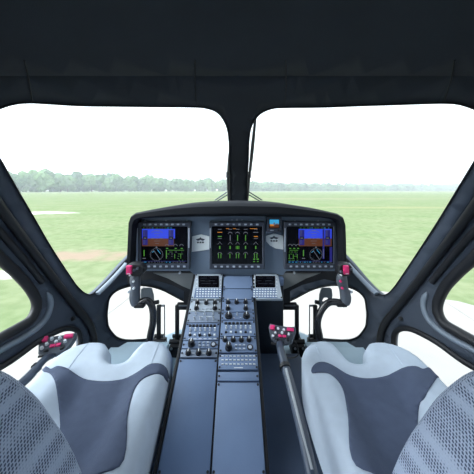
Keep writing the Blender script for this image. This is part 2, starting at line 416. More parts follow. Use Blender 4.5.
# door seals and side window mouldings, their lit highlight put into a pale colour
n = 4
for sl, sw, lw, sg in ((SEAL_L, SW_L, LW_L, 1), (SEAL_R, SW_R, LW_R, -1)):
    d = dl if sg == 1 else dr
    MB().tube(path_on(sl, -.006), .017, 10).build('door_seal', 'seal', d)
    pt = [(sg*14, 0)]
    def fx(a): return a if sg == 1 else 474-a
    MB().tube(path_on([(fx(-100), 122), (fx(-50), 178), (fx(0), 232), (fx(22), 257), (fx(42), 282)], -.004), .013, 10).build('door_rib', 'black', d)
    MB().tube(path_on([(fx(47), 294), (fx(50.5), 303), (fx(47), 317), (fx(38), 328), (fx(22), 339), (fx(0), 351), (fx(-40), 375)], -.004), [.002]+[.013]*22+[.013][:0]+[.013, .002], 10, flat=.5).build('window_moulding', 'strip', d) if False else None
    pp = path_on([(fx(47), 292), (fx(50.5), 303), (fx(47), 316), (fx(38), 327), (fx(22), 338), (fx(0), 350), (fx(-40), 374)], -.003)
    MB().tube(pp, [.003, .008]+[.013]*(len(pp)-4)+[.008, .003], 10).build('window_moulding', 'strip', d)
    c = SH(fx(73), 318.5, -.004); dd = (Vector((0, .5, 1.9))-c).normalized()
    MB().cyl(c-dd*.004, c+dd*.010, .011, .009).cyl(c+dd*.010, c+dd*.016, .006, .004).build('door_latch', 'black', d)
# sill strips at the foot of the windscreens, lit look put into pale colour
for sl in ([(126, 263), (111, 279.5), (97, 293)], [(348, 263), (363, 279.5), (377, 293)]):
    n += 1
    struct(MB().tube(path_on(sl, -.02), .018, 10, flat=.55).build('trim_%d' % n, 'strip'))

# ------------------------------------------------------------------ outside: field, apron, trees
mb = MB()
mb.box((0, 400, -.25), (1300, 1000, .25)); struct(mb.build('ground', 'grass'))
ap = [(-30, -30), (30, -30), (30, -2), (12, 1.8), (6, 3.6), (4.35, 4.15), (3.95, 4.7), (3.3, 5.0), (2.6, 5.25), (1.6, 5.9), (0, 6.2), (-1.5, 6.0), (-2.15, 5.6), (-2.65, 4.75), (-2.9, 4.2), (-3.6, 3.3), (-6, 2.3), (-14, 0), (-30, -4)]
mb = MB().prism([Vector((a, b, .015)) for a, b in ap], (0, 0, -.03)); struct(mb.build('apron', 'apron'))
n += 1; jm = MB()
for a, b in (((2.2, -6), (3.7, 4.7)), ((-3.4, -6), (-1.9, 5.5)), ((-12, 3.0-3.6), (8, 2.6)), ((-.6, -6), (.9, 5.9))):
    a = Vector((*a, .016)); b = Vector((*b, .016)); d = (b-a).normalized(); s_ = Vector((-d.y, d.x, 0))*.012
    jm.prism([a-s_, b-s_, b+s_, a+s_], (0, 0, .002))
struct(jm.build('trim_%d' % n, 'joint'))

hz = bpy.data.materials.new('summer_haze'); hz.use_nodes = True; hz.node_tree.nodes.clear()
ho = hz.node_tree.nodes.new('ShaderNodeOutputMaterial'); hv = hz.node_tree.nodes.new('ShaderNodeVolumeScatter')
hv.inputs['Color'].default_value = (.92, .97, 1, 1); hv.inputs['Density'].default_value = .0012
hz.node_tree.links.new(hv.outputs[0], ho.inputs['Volume']); M['haze'] = hz
hzo = MB().box((0, 400, 20), (900, 375, 20.2)).build('haze', 'haze', smooth=False)
tag(hzo, 'thin pale summer haze lying over the far field and trees', 'haze'); hzo['kind'] = 'stuff'
random.seed(5)
def tree_proto(i, leafm):
    root = thing('tree', (0, 0, 0), '', 'tree'); rnd = random.Random(i)
    mb = MB(); N = 26
    for k in range(N):
        a = rnd.uniform(0, 2*pi); rr = rnd.uniform(0, 3.4); z = rnd.uniform(1.0, 9.6); rr *= sqrt(max(.1, 1-((z-5)/5.6)**2))
        R = rnd.uniform(1.2, 2.1); c = Vector((rr*cos(a), rr*sin(a), z))
        g = bmesh.ops.create_icosphere(mb.bm, subdivisions=2, radius=R)
        for v in g['verts']:
            nn = noise.noise(v.co*1.4+c)*.55+noise.noise(v.co*3.3+c)*.3
            v.co = v.co*(1+nn)+c
    mb.build('crown', leafm, root, ang=30)
    MB().tube([(0, 0, 0), (.1, 0, 2), (0, .1, 5)], [.35, .28, .15], 7).build('trunk', 'trunk', root)
    return root
protos = [tree_proto(i, 'leaf') for i in range(4)]+[tree_proto(10+i, 'leaf2') for i in range(3)]
used = set()
def put_tree(pi_, loc, sc, rz, label, group):
    p = protos[pi_]
    if pi_ not in used: used.add(pi_); r = p
    else:
        r = p.copy(); COL.objects.link(r)
        for ch in list(p.children):
            c = ch.copy(); COL.objects.link(c); c.parent = r
    r.location = loc; r.scale = sc; r.rotation_euler = (0, 0, rz); r['label'] = label; r['group'] = group
LT = [(8, 20.5), (40, 20), (62, 16), (80, 17), (110, 16), (150, 14.5), (190, 12), (225, 11), (250, 9), (300, 7.6), (360, 6.2), (474, 6.0)]
def hpx(x):
    for (a, b), (c, d) in zip(LT, LT[1:]):
        if x <= c: return lerp(b, d, max(0, (x-a)/(c-a)))
    return 6
x = -12.0
while x < 490:
    D = lerp(230, 560, max(0, min(1, x/474))**1.0)
    for row in range(2):
        d = D+row*26+random.uniform(-4, 4); H = (hpx(x)*d/F+EYE)*random.uniform(.80, 1.12)*(1.0 if row else .93)
        X = (x+random.uniform(-1, 1)-HX)/F*d
        sc = H/11.2; wsc = sc*random.uniform(.8, 1.1)*(1.15 if x < 240 else 1.5)
        left = x < 238
        put_tree(random.randrange(4) if left else 4+random.randrange(3), (X, d, -.2), (wsc, wsc, sc), random.uniform(0, 6.28),
                 'hazy green leafy tree in the tree line left of the windscreen centre post' if left else 'small distant pale green tree in the low tree line right of the centre post',
                 'tree line left of the centre post' if left else 'tree line right of the centre post')
    x += max(3.4, hpx(x)*.46)

# ------------------------------------------------------------------ windscreen wipers (outside the glass)
def wiper(pts_b, joint, foot, vpts, label):
    O = SH(*foot, .07); t = thing('windscreen_wiper', O, label, 'wiper', 'windscreen wipers')
    a, b = [SH(*p, .075) for p in pts_b]
    MB().tube([a, lerp(a, b, .5), b], [.006, .0105, .010], 8).build('blade', 'black', t)
    j = SH(*joint, .075)
    MB().box(j, (.012, .01, .02), bev=.003).build('pivot_block', 'black', t)
    MB().tube([b, j, SH(*foot, .07)], [.009, .010, .010], 8).build('arm', 'black', t)
    for dy in (0, 1):
        MB().tube([SH(vpts[0][0], vpts[0][1]+dy*3.0, .07), SH(vpts[1][0]-0, vpts[1][1]+dy*2.2, .08)], .0045, 6).build('linkage_rod', 'bezel', t)
wiper([(255.4, 121.5), (250.0, 174)], (249.0, 178), (247, 204), [(245, 192), (262, 203)], 'black windscreen wiper with long upright blade right of the centre post')
wiper([(230.5, 150), (228.6, 174)], (228, 178), (229, 204), [(231, 192), (215, 203)], 'black windscreen wiper parked behind the left edge of the centre post')

# ------------------------------------------------------------------ instrument panel
YL, YP = 1.28, 1.36
ip = thing('instrument_panel', (0, YP, 1.5), 'wide blue grey instrument panel under a black glareshield hood', 'instrument panel')
outer = [(126, 272), (127.3, 240), (128, 222), (130, 216.5), (135, 213), (150, 210.3), (175, 206.3), (200, 204.2), (238, 203.4), (276, 204.2), (294, 206), (325, 210.8), (338, 213.8), (344, 217.5), (346, 224), (346.5, 240), (347, 272)]
inner = [(131, 272), (133, 240), (134, 226), (136, 221), (140, 219), (152, 218), (175, 217.2), (200, 216.8), (238, 216.5), (276, 216.8), (294, 217.2), (322, 218), (333, 219.5), (338, 222), (340, 227), (341, 240), (342, 272)]
mb = MB(); bm = mb.bm
def hoodring(pts, Y, sc=1, Y0=YL): return [Vector((P(a, b, Y0).x*sc, Y, P(a, b, Y0).z)) for a, b in pts]
rings = [hoodring(inner, 1.44), hoodring(inner, YL+.012), [lerp(a, b, .25)+Vector((0, -.008, 0)) for a, b in zip(hoodring(inner, YL), hoodring(outer, YL))],
         [lerp(a, b, .8)+Vector((0, -.008, 0)) for a, b in zip(hoodring(inner, YL), hoodring(outer, YL))], hoodring(outer, YL+.012), hoodring(outer, 1.5, .985), hoodring(outer, 1.64, .93)]
mb.loft(rings, closed=False)
gl = mb.build('glareshield', 'hood', ip, ang=50)
# panel face with a depth of its own
def facepoly(pts, Y, d, mname, name, parent=ip):
    return MB().prism([P(a, b, Y) for a, b in pts], (0, d, 0)).build(name, mname, parent)
face = [(135.5, 270), (137, 240), (138, 224), (143, 220.5), (200, 219), (238, 218.6), (276, 219), (331, 220.5), (336.5, 225), (338, 240), (338.5, 270), (286, 271), (283, 275), (195, 275), (190, 271)]
MB().prism([Vector((P(a, b, YL).x, YP, P(a, b, YL).z)) for a, b in inner[1:-1]]+[P(338.5, 271, YP), P(286, 271, YP), P(283, 275, YP), P(195, 275, YP), P(190, 271, YP), P(135.5, 271, YP)], (0, .02, 0)).build('panel_face', 'panel', ip)
# black lower beam
for sg in (0, 1):
    mb = MB()
    f = (lambda p: (474-p[0], p[1])) if sg else (lambda p: p)
    top = [f(p) for p in [(126, 270), (150, 270.5), (175, 271), (194, 271.5)]]; bot = [f(p) for p in [(128, 284), (150, 279), (172, 285), (194, 296)]]
    pts = top+bot[::-1]; mb.prism([P(a, b, 1.37) for a, b in pts], (0, .22, 0))
    mb.build('lower_beam', 'black', ip)
for sg in (0, 1):
    f = (lambda p: (474-p[0], p[1])) if sg else (lambda p: p)
    q = [(153, 273), (194, 273), (194, 291), (182, 286), (168, 278.5)]
    MB().prism([P(*f(p), 1.362) for p in q], (0, .008, 0)).build('knee_panel', 'knee', ip)
    c = P(*f((180, 272.5)), 1.35); MB().cyl(c, c-Vector((0, .012, 0)), .006, .005).build('knob', 'metal', ip)
    # block that joins panel and pedestal beside the chin window
    q = [(184, 288), (196, 286), (196, 303), (184, 303)]
    MB().prism([P(*f(p), 1.40) for p in q], (0, .1, 0)).build('support_block', 'black', ip)
for i, xx in enumerate((145, 166, 187, 232, 237, 242, 295, 318)):
    c = P(xx, 220.6 if xx not in (232, 237, 242) else 219.8, YP)
    MB().cyl(c, c-Vector((0, .004, 0)), .0035 if xx != 237 else .006, n=10).build('screw', 'bezl', ip)

# ---- flight displays
def rect(mb, x0, y0, x1, y1, Y, mi):
    mb.quad([P(x0, y0, Y), P(x1, y0, Y), P(x1, y1, Y), P(x0, y1, Y)], mi)
def line(mb, x0, y0, x1, y1, wd, Y, mi):
    d = Vector((x1-x0, y1-y0)); d.normalize(); q = Vector((-d.y, d.x))*wd/2
    mb.quad([P(x0+q.x, y0+q.y, Y), P(x1+q.x, y1+q.y, Y), P(x1-q.x, y1-q.y, Y), P(x0-q.x, y0-q.y, Y)], mi)
def arcm(mb, cx, cy, r, a0, a1, wd, Y, mi, n=16):
    for i in range(n):
        t0 = lerp(a0, a1, i/n); t1 = lerp(a0, a1, (i+1)/n)
        line(mb, cx+r*cos(t0), cy+r*sin(t0), cx+r*cos(t1), cy+r*sin(t1), wd, Y, mi)
GM = ['screen', 'g_blue', 'g_brown', 'g_green', 'g_white', 'g_dblue', 'g_cyan', 'g_amber']
Yf = YP-.028
def display(quad4, scr, label, draw, name='flight_display'):
    cx = sum(p[0] for p in quad4)/4; cy = sum(p[1] for p in quad4)/4
    t = thing(name, P(cx, cy, Yf), label, 'display', 'panel displays')
    # bezel as a frame with a real opening
    mb = MB(); o = [P(a, b, Yf) for a, b in quad4]; x0, y0, x1, y1 = scr
    i_ = [P(a, b, Yf) for a, b in ((x0, y0), (x1, y0), (x1, y1), (x0, y1))]
    back = Vector((0, .028, 0)); o2 = [v+(Vector((cos(0), 0, 0))*0) for v in o]
    ctr = sum(o, Vector())/4
    och = [lerp(v, ctr, .03)-Vector((0, .004, 0)) for v in o]; ich = [lerp(v, ctr, -.03)-Vector((0, .004, 0)) for v in i_]
    mb.loft([[v+back for v in o], o, och, ich, i_, [v+Vector((0, .006, 0)) for v in i_]], cap=False)
    mb.build('bezel', 'bezel', t, ang=20)
    Ys = Yf+.002; mb = MB(); mb.prism([P(a, b, Ys) for a, b in ((x0-.4, y0-.4), (x1+.4, y0-.4), (x1+.4, y1+.4), (x0-.4, y1+.4))], (0, .01, 0), 0)
    sc = mb.build('screen', 'screen', t, smooth=False)
    g = MB(); draw(g, Yf-.0004, x0, y0, x1, y1); g.build('screen_graphics', GM, sc, smooth=False, recalc=False)
    return t
def keys(t, xs, y, Y=Yf-.004):
    for xx in xs:
        MB().box(P(xx, y, Y), (.0062, .003, .0042), bev=.001).build('key', 'bezl', t)
def pfd(g, Y, x0, y0, x1, y1, flip=False):
    R = random.Random(3 if flip else 4)
    ox = 142 if not flip else 298.7; W = 33
    rect(g, ox, 229, ox+W, 238.4, Y, 1); rect(g, ox, 238.4, ox+W-(0 if flip else 1), 246.2, Y, 2)
    Y2 = Y-.0004
    cx = ox+15
    for i, yy in enumerate((231, 233.5, 236, 241, 243.5)):
        wd = 3 if i % 2 else 1.8; line(g, cx-wd, yy, cx+wd, yy, .35, Y2, 4)
    line(g, cx-6, 238.4, cx-2.5, 238.4, .7, Y2, 4); line(g, cx+2.5, 238.4, cx+6, 238.4, .7, Y2, 4); rect(g, cx-.5, 238, cx+.5, 239, Y2, 4)
    arcm(g, cx, 238, 7.6, -2.4, -.75, .35, Y2, 4, 8)
    for tx in (ox+.6, ox+26.5):   # speed and height tapes
        rect(g, tx, 230, tx+5, 245, Y2, 5)
        for yy in range(231, 245, 2): line(g, tx+.6, yy, tx+2.6, yy, .4, Y2-.0003, 4)
        rect(g, tx+.4, 236.8, tx+4.6, 239.4, Y2-.0004, 0); line(g, tx+1, 238.1, tx+3.8, 238.1, .8, Y2-.0006, 4)
    # compass rose
    hx = 156.5 if not flip else 316
    arcm(g, hx, 254.5, 6.4, 0, 2*pi, .18, Y2, 4, 28)
    for i in range(24):
        a = i*pi/12; line(g, hx+5.2*cos(a), 254.5+5.2*sin(a), hx+6.3*cos(a), 254.5+6.3*sin(a), .2, Y2, 4)
    line(g, hx-3, 250, hx+3.5, 259.5, .45, Y2, 4); line(g, hx-4.5, 252.5, hx-2.5, 251, .4, Y2, 6); line(g, hx+.8, 249.5, hx+4, 253.6, .4, Y2, 6)
    rect(g, hx-.8, 246.6, hx+.8, 247.8, Y2, 4)
    gx = 143.6 if not flip else 303
    rect(g, gx, 250, gx+.9, 256.2, Y2, 3)
    line(g, gx-1, 258.4, gx+2, 258.4, .7, Y2, 4)
    # engine figures
    bx = 166 if not flip else 288
    for (cc, ww) in ((0, .9), (8.5, .6), (14.5, .6)) if not flip else ((1, .6), (5, .6), (9, .6)):
        yb = 250 if cc == 0 else 254; ww *= .8
        rect(g, bx+cc, yb, bx+cc+ww, 258.5, Y2, 3)
        arcm(g, bx+cc+1, 246, 1.8, pi, 2*pi, .4, Y2, 4, 6); line(g, bx+cc+.2, 248.4, bx+cc+2.2, 248.4, .8, Y2, 3)
    for _ in range(20):
        a = bx+R.uniform(0, 19 if not flip else 10); b = R.choice((252, 254, 256.2, 258.6, 260.2)); l = R.uniform(.8, 2.6)
        line(g, a, b, a+l*.8, b, .35, Y2-.0002, R.choice((3, 3, 4, 3)))
    line(g, bx+1.5, 250.2, bx+(18 if not flip else 10), 250.2, .4, Y2, 3)
    rect(g, x0+1, 261.0, x1-1, 261.3, Y2, 5)
    a = x0+1.5
    while a < x1-3:
        l = R.uniform(.8, 2.4); line(g, a, 262.1, a+l, 262.1, .45, Y2, R.choice((4, 6, 4))); a += l+R.uniform(.6, 1.8)
    a = ox+1
    while a < ox+30:
        l = R.uniform(.8, 2.2); line(g, a, 228.0, a+l, 228.0, .4, Y2, R.choice((4, 3, 6))); a += l+R.uniform(1, 3)
    if flip:
        rect(g, 329.6, 247, 332.2, 262, Y, 5); rect(g, 322.6, 229.4, 324.4, 259, Y2+.0002, 5); rect(g, 323.2, 249, 323.8, 258, Y2-.0002, 4)  # right edge bar paints the bluish glow reflected in the screen
def eicas(g, Y, x0, y0, x1, y1):
    cols = [219.8, 230.2, 237.6, 245.6, 255.8]
    for i, c in enumerate(cols):
        line(g, c-1.8, 229.3, c+1.8, 229.3, .5, Y, 4)
        if 0 < i < 4:
            arcm(g, c, 234, 2.0, pi, 2*pi, .35, Y, 4, 6); rect(g, c-.4, 235, c+.4, 240.6, Y, 3 if i > 1 else 4)
            line(g, c-1.6, 232.4, c+1.6, 232.4, .45, Y, 4)
        else:
            line(g, c-2.4, 232.3, c+2.4, 232.3, .6, Y, 7 if i == 0 else 4); line(g, c-2, 236.5, c+2, 236.5, .8, Y, 3 if i == 0 else 7); line(g, c-2, 238.5, c+2, 238.5, .5, Y, 4)
        # second row
        line(g, c-2.2, 244.4, c, 241.9, .35, Y, 4); line(g, c+2.2, 244.4, c, 241.9, .35, Y, 4)
        rect(g, c-.6, 246, c+.5, 249, Y, 3)
        if i == 2: rect(g, c-1.7, 246, c-1.1, 249, Y, 3); rect(g, c+1.0, 246, c+1.6, 249, Y, 3)
        arcm(g, c, 254.4, 2.1, pi, 2*pi, .4, Y, 4, 8)
        for q in (-1.3, 1.1) if i in (0, 2, 4) else (-.3,): rect(g, c+q-.35, 253.4, c+q+.35, 258.2, Y, 3)
    line(g, 253.2, 259.2, 255.2, 259.2, 1.2, Y, 3); line(g, 256.6, 259.2, 258.8, 259.2, 1.2, Y, 3); line(g, 253.2, 261.6, 255, 261.6, .8, Y, 3); line(g, 257, 261.6, 258.6, 261.6, .8, Y, 3)
    rect(g, 226, 228.4, 229, 228.9, Y, 7); rect(g, 233, 228.4, 236, 228.9, Y, 7); rect(g, 250, 228.4, 257, 228.9, Y, 7)
t = display([(137.5, 222), (191, 222), (189.6, 269), (135, 269)], (141, 226.5, 187.5, 263.6), 'left screen of the instrument panel showing blue sky and brown ground bars at left', pfd)
keys(t, [144.5+i*5.6 for i in range(8)], 224.4); keys(t, [143+i*5.9 for i in range(8)], 266.4)
for xx in (136.9, 189.0): MB().box(P(xx, 246 if xx < 150 else 238, Yf-.005), (.0035, .002, .09 if xx < 150 else .05), bev=.001).build('bezel_edge', 'bezl', t)
t = display([(209.5, 222), (264.5, 222), (264.5, 269), (209.5, 269)], (212, 226.5, 262.3, 264), 'centre screen of the instrument panel, black with rows of small green gauges', eicas)
keys(t, [216+i*5.9 for i in range(8)], 224.4); keys(t, [215.6+i*6.1 for i in range(8)], 266.6)
MB().box(P(210.3, 238, Yf-.005), (.003, .002, .05), bev=.001).build('bezel_edge', 'bezl', t)
t = display([(283.5, 221.6), (336, 222), (338.5, 269), (284.5, 269)], (287, 226.5, 333.2, 263.6), 'right screen of the instrument panel showing blue sky and brown ground bars at right', lambda *a: pfd(*a, flip=True))
keys(t, [290+i*5.6 for i in range(8)], 224.4); keys(t, [291+i*5.8 for i in range(8)], 266.4)
MB().box(P(285, 240, Yf-.005), (.003, .002, .06), bev=.001).build('bezel_edge', 'bezl', t)
def sby(g, Y, x0, y0, x1, y1):
    rect(g, 269.6, 219.6, 279, 224.2, Y, 6); rect(g, 269.6, 224.2, 279, 227.6, Y, 2); rect(g, 270, 224.2, 274, 226, Y-.0002, 7)
    rect(g, 273.5, 222.6, 275.2, 225.2, Y-.0003, 4); rect(g, 276, 223.4, 278.4, 224.0, Y-.0003, 4)
t = display([(266.8, 217), (281.6, 217), (281.6, 232.4), (266.8, 232.4)], (269, 219, 279.6, 228.2), 'tiny square standby screen set high between centre and right screens', sby, 'standby_display')
MB().cyl(P(278.6, 230.4, Yf-.004), P(278.6, 230.4, Yf-.014), .005).build('knob', 'knob', t)
MB().box(P(272, 230.4, Yf-.005), (.009, .002, .002), bev=.0005).build('key', 'bezl', t)

# pale plates painting the lit patches on the panel, under a small winged emblem
def emblem_lit_patch(pts, cx, cy, label):
    O = P(cx, cy, YP-.004); t = thing('emblem_lit_patch', O, label, 'emblem lit patch', 'painted lit patches with emblem')
    MB().prism([P(a, b, YP-.006) for a, b in pts], (0, .006, 0)).build('plate', 'lit_patch', t)
    e = MB(); Y = YP-.0066
    def pr(q): e.prism([P(cx+a, cy+b, Y-.001) for a, b in q], (0, .0016, 0))
    pr([(-4.6, -2.2), (-1, -3.2), (0, -4.4), (1, -3.2), (4.6, -2.2), (2.6, -.6), (0, -1.6), (-2.6, -.6)])
    pr([(-3.6, .4), (-1.8, -.2), (-1.4, 1.6), (-3.2, 1.8)]); pr([(3.6, .4), (1.8, -.2), (1.4, 1.6), (3.2, 1.8)]); pr([(-.8, .2), (.8, .2), (.9, 1.7), (-.9, 1.7)])
    e.build('emblem', 'bezel', t)
    h = MB()
    for a, b, r in ((-2.2, -.3, .5), (2.2, -.3, .5), (0, -.9, .5)): h.cyl(P(cx+a, cy+b, Y-.001), P(cx+a, cy+b, Y-.002), r/F*YP, n=8)
    h.build('emblem_dots', 'white', t)
emblem_lit_patch([(192, 236.5), (201, 234.5), (209.2, 236.5), (209.2, 249.5), (191.6, 252)], 200.4, 241.5, 'pale painted lit patch with dark winged emblem between left and centre screens')
emblem_lit_patch([(266, 236), (274, 233.5), (283.2, 236), (283.3, 249.6), (276, 248.6), (270, 245.5), (266.4, 241.5)], 274, 240, 'pale round-cornered painted lit patch with emblem below the small standby screen')

# ------------------------------------------------------------------ centre console (26 degree sloped face)
C1 = Vector((0, 1.37, 1.567)); C0 = Vector((0, .87, 1.325))
cd = (C0-C1).normalized(); cx_ = Vector((1, 0, 0)); cn = cx_.cross(-cd).normalized()
if cn.z < 0: cn = -cn
E = Vector((0, 0, EYE))
def CP(x, y, h=0):
    d = Vector(((x-HX)/F, 1, -(y-HY)/F)); t = ((C1-E).dot(cn))/d.dot(cn); return E+d*t+cn*h
XL, XM, XR = -.214, -.070, .0785
def cv(y): return (CP(237, y)-C1).dot(cd)     # distance down the slope of an image row
def CL(X, v, h=0): return Vector((X, 0, 0))+C1+cd*v+cn*h
con = thing('centre_console', (-.07, 1.0, 1.10), 'blue grey centre pedestal sloping down between the seats from the instrument panel', 'console')
vT, vB = -.02, cv(480)
mb = MB()
secs = []
for v in (vT, vB):
    a = CL(XL-.012, v, -.006); b = CL(XR+.010, v, -.006)
    secs.append((a, b))
(a0, b0), (a1, b1) = secs
dn = lambda p: Vector((p.x, p.y, 1.10))
mb.loft([[a0, b0, dn(b0)+Vector((0, 0, .0)), dn(a0)], [a1, b1, dn(b1), dn(a1)]])
mb.build('housing', 'console', con, ang=20)
for X in (XL-.006, XM, XR+.004):
    a = CL(X, vT, -.002); b = CL(X, vB, -.002); MB().box((a+b)/2, (.0035 if X == XM else .005, (b-a).length/2, .003), (cx_, cd, cn), bev=.001).build('rail', 'black', con)
AXS = (cx_, cd, cn)
def unit(name, col_, y0, y1, label, m, cat='control panel', group='console control panels', gap=.002, th=.008, screws=True):
    X0, X1 = col_; v0, v1 = cv(y0)+gap, cv(y1)-gap; c = CL((X0+X1)/2, (v0+v1)/2)
    t = thing(name, c, label, cat, group)
    MB().box(c+cn*(th/2-.002), ((X1-X0)/2-.003, (v1-v0)/2, th/2), AXS, bev=.0015).build('faceplate', m, t)
    t['th'] = th-.002
    if screws:
        for X in (X0+.008, X1-.008):
            for v in ((v0+.007, v1-.007) if v1-v0 > .03 else ((v0+v1)/2,)):
                p = CL(X, v, th-.002); MB().cyl(p, p+cn*.002, .0036, n=8).build('screw', 'knob', t)
    return t
def knob(t, x, y, r=.0075, h=.016, cap='knob', ring=True):
    p = CP(x, y, t['th'])
    k = MB().cyl(p, p+cn*h*.45, r*1.25, r*1.15).cyl(p+cn*h*.45, p+cn*h, r*.95, r*.82).build('knob', cap, t)
    MB().box(p+cn*(h+.0004)-cd*r*.3, (.0016, r*.55, .0008), AXS).build('pointer_highlight', 'white', k)  # white pointer, enlarged to paint the bright highlight on the knob
    return k
def toggle(t, x, y, col_='metal'):
    p = CP(x, y, t['th']); k = MB().cyl(p, p+cn*.003, .0048).build('switch', 'bezl', t)
    MB().tube([p+cn*.002, p+cn*.012-cd*.004], [.002, .0029], 8).build('switch_lever', col_, k)
def btn(t, x, y, hx=.004, hv=.003, m='key', h=.003, nm='button'):
    p = CP(x, y, t['th']+h/2); return MB().box(p, (hx, hv, h), AXS, bev=.0008).build(nm, m, t)
def mark(t, x0, x1, y, m='white'):
    a = CP(x0, y, t['th']+.0003); b = CP(x1, y, t['th']+.0003); MB().box((a+b)/2, ((b-a).length/2, .0011, .0004), AXS).build('marking', m, t)
CLf = (XL, XM); CMf = (XM, XR)
# control display units (left one on the left column, right one in a column of its own)
def cdu(X0, X1, sx0, sx1, label):
    t = unit('control_display_unit', (X0, X1), 275.5, 301, label, 'cdu', 'display unit', 'keyboard display units', th=.014)
    a, b, c, d = CP(sx0, 278, .0125), CP(sx1, 278, .0125), CP(sx1, 289.4, .0125), CP(sx0, 289.4, .0125)
    MB().prism([a, b, c, d], cn*.002).build('screen', 'screen', t, smooth=False)
    g = MB()
    for i, (f0, f1, r) in enumerate(((.1, .4, .2), (.55, .9, .2), (.1, .3, .45), (.5, .8, .45), (.15, .6, .7), (.7, .9, .7))):
        p = lerp(lerp(a, b, f0), lerp(d, c, f0), r)+cn*.0022; q = lerp(lerp(a, b, f1), lerp(d, c, f1), r)+cn*.0022
        g.box((p+q)/2, ((q-p).length/2, .0007, .0002), AXS)
    g.build('screen_text', 'bezel', t, smooth=False)
    kc = (CP(lerp(sx0, sx1, .5)-.5, 295, t['th'])); MB().box(kc+cn*.0004, ((X1-X0)/2-.008, abs(cv(300)-cv(290.2))/2, .0006), AXS).build('key_bed', 'console', t)
    for r in range(4):
        for k in range(9):
            xx = lerp(sx0-2.4, sx1+2.6, (k+.5)/9)-r*.12
            btn(t, xx, 291.4+r*2.35, .0042, .0030, 'key', .002, 'key')
    for yy in (280.5, 284, 287.5):
        for xx in (sx0-1.6, sx1+1.6): btn(t, xx, yy, .0022, .0028, 'key', .002, 'key')
    return t
cdu(XL, XM-.002, 198.6, 219, 'pale keyboard unit with small dark screen at top left of the console')
cdu(XR+.006, XR+.134, 255.4, 275, 'pale keyboard unit with small dark screen right of the console top')
# left column
t = unit('radio_panel', CLf, 301.2, 312.5, 'pale control panel with five black knobs under the left keyboard unit', 'cdu')
for xx, yy in ((197.5, 304.2), (206.5, 304.2), (215, 304.2), (196.6, 309.6), (215, 309.6)): knob(t, xx, yy, .0085, .018)
for xx in (203, 207, 211): btn(t, xx, 309.8, .0035, .003, 'bezl')
t = unit('switch_panel', CLf, 312.5, 323.6, 'grey control panel of small silver toggles in the left console column', 'plate')
for xx in (196, 204.5, 213): toggle(t, xx, 315.3)
for xx in (194.5, 200.5, 207, 213.5): toggle(t, xx, 320.3)
for a in (199, 208): mark(t, a, a+4, 317.6)
t = unit('audio_panel', CLf, 323.6, 341.6, 'crowded control panel of dark buttons and white knobs in the left column', 'plated')
for i in range(8): btn(t, 190.2+i*3.5, 327, .0052, .004, 'knob', .004)
for i in range(6): toggle(t, 190.5+i*4.9, 331.4, 'white')
for i in range(6):
    knob(t, 190+i*4.9, 336.2, .005, .010) if i % 2 == 0 else btn(t, 190+i*4.9, 336.2, .004, .004, 'key')
for i in range(6): mark(t, 188.6+i*5, 191.6+i*5, 339.8)
t = unit('autopilot_panel', CLf, 341.6, 349.8, 'control panel with tall black knob and round dial at lower left', 'plated')
knob(t, 191.5, 345.4, .011, .024)
for i in range(3):
    for j in range(2): btn(t, 199.6+i*4.2, 343.8+j*3, .0045, .0028, 'bezl')
p = CP(213.4, 345.6, t['th']); r_ = MB().cyl(p, p+cn*.003, .011, n=20).build('dial', 'knob', t); MB().cyl(p+cn*.003, p+cn*.004, .0065, n=16).build('dial_face', 'bezl', r_)
t = unit('lighting_panel', CLf, 349.8, 358.6, 'narrow control panel with three black rotary knobs above the blank plate', 'plate')
for xx in (188.4, 198.8, 209): knob(t, xx, 354.2, .009, .016)
for xx in (193.4, 203.8): mark(t, xx-1.5, xx+1.5, 354.2)
t = unit('blank_plate', CLf, 359.6, 478, 'large blank blue grey plate filling the lower left of the console', 'console', 'blank plate', 'blank console plates')
# middle column
t = unit('blank_plate', CMf, 276.5, 289.4, 'topmost plain plate of the console, between the two keyboard units', 'plated', 'blank plate', 'blank console plates')
t = unit('blank_plate', CMf, 289.4, 300.6, 'second plain plate from the top, just above the knobs', 'plated', 'blank plate', 'blank console plates')
t = unit('radio_panel', CMf, 300.6, 313, 'blue grey control panel with five black knobs in the middle console column', 'plated')
for xx, yy in ((228, 303.6), (236.6, 303.6), (245.6, 303.6), (227.8, 309.8), (245.7, 309.8)): knob(t, xx, yy, .0085, .018)
t = unit('intercom_panel', CMf, 313, 321, 'narrow control panel with two wide black knobs either side of toggle', 'plated')
knob(t, 228.6, 317, .013, .016); knob(t, 246.4, 317, .013, .016); toggle(t, 237, 316.2); btn(t, 234, 319.3, .004, .002, 'bezl'); btn(t, 240.6, 319.3, .004, .002, 'bezl')
t = unit('audio_panel', CMf, 321, 337.4, 'crowded control panel of dark buttons and white knobs in the middle column', 'plated')
for i in range(7): btn(t, 225.8+i*3.9, 324.6, .0052, .004, 'knob', .004)
for i in range(6): toggle(t, 226.4+i*4.8, 329.2, 'white')
for i in range(6):
    btn(t, 226+i*4.9, 333.4, .0045, .0035, 'knob', .004) if i % 2 == 0 else btn(t, 226+i*4.9, 333.4, .004, .004, 'key')
t = unit('autopilot_panel', CMf, 337.4, 354, 'control panel with four dark knobs over tall knob in middle column', 'plated')
for xx in (225, 233.2, 241.3, 249): knob(t, xx, 341, .0085, .014)
knob(t, 228.6, 349.2, .011, .026)
for i in range(3):
    for j in range(2): btn(t, 236+i*4.0, 346.6+j*3.6, .0045, .003, 'bezl')
p = CP(250, 348.4, t['th']); r_ = MB().cyl(p, p+cn*.003, .0115, n=20).build('dial', 'knob', t); MB().cyl(p+cn*.003, p+cn*.004, .007, n=16).build('dial_face', 'bezl', r_)
t = unit('keypad_panel', CMf, 354.6, 371, 'control panel with three dashed rows of small white keys', 'plated')
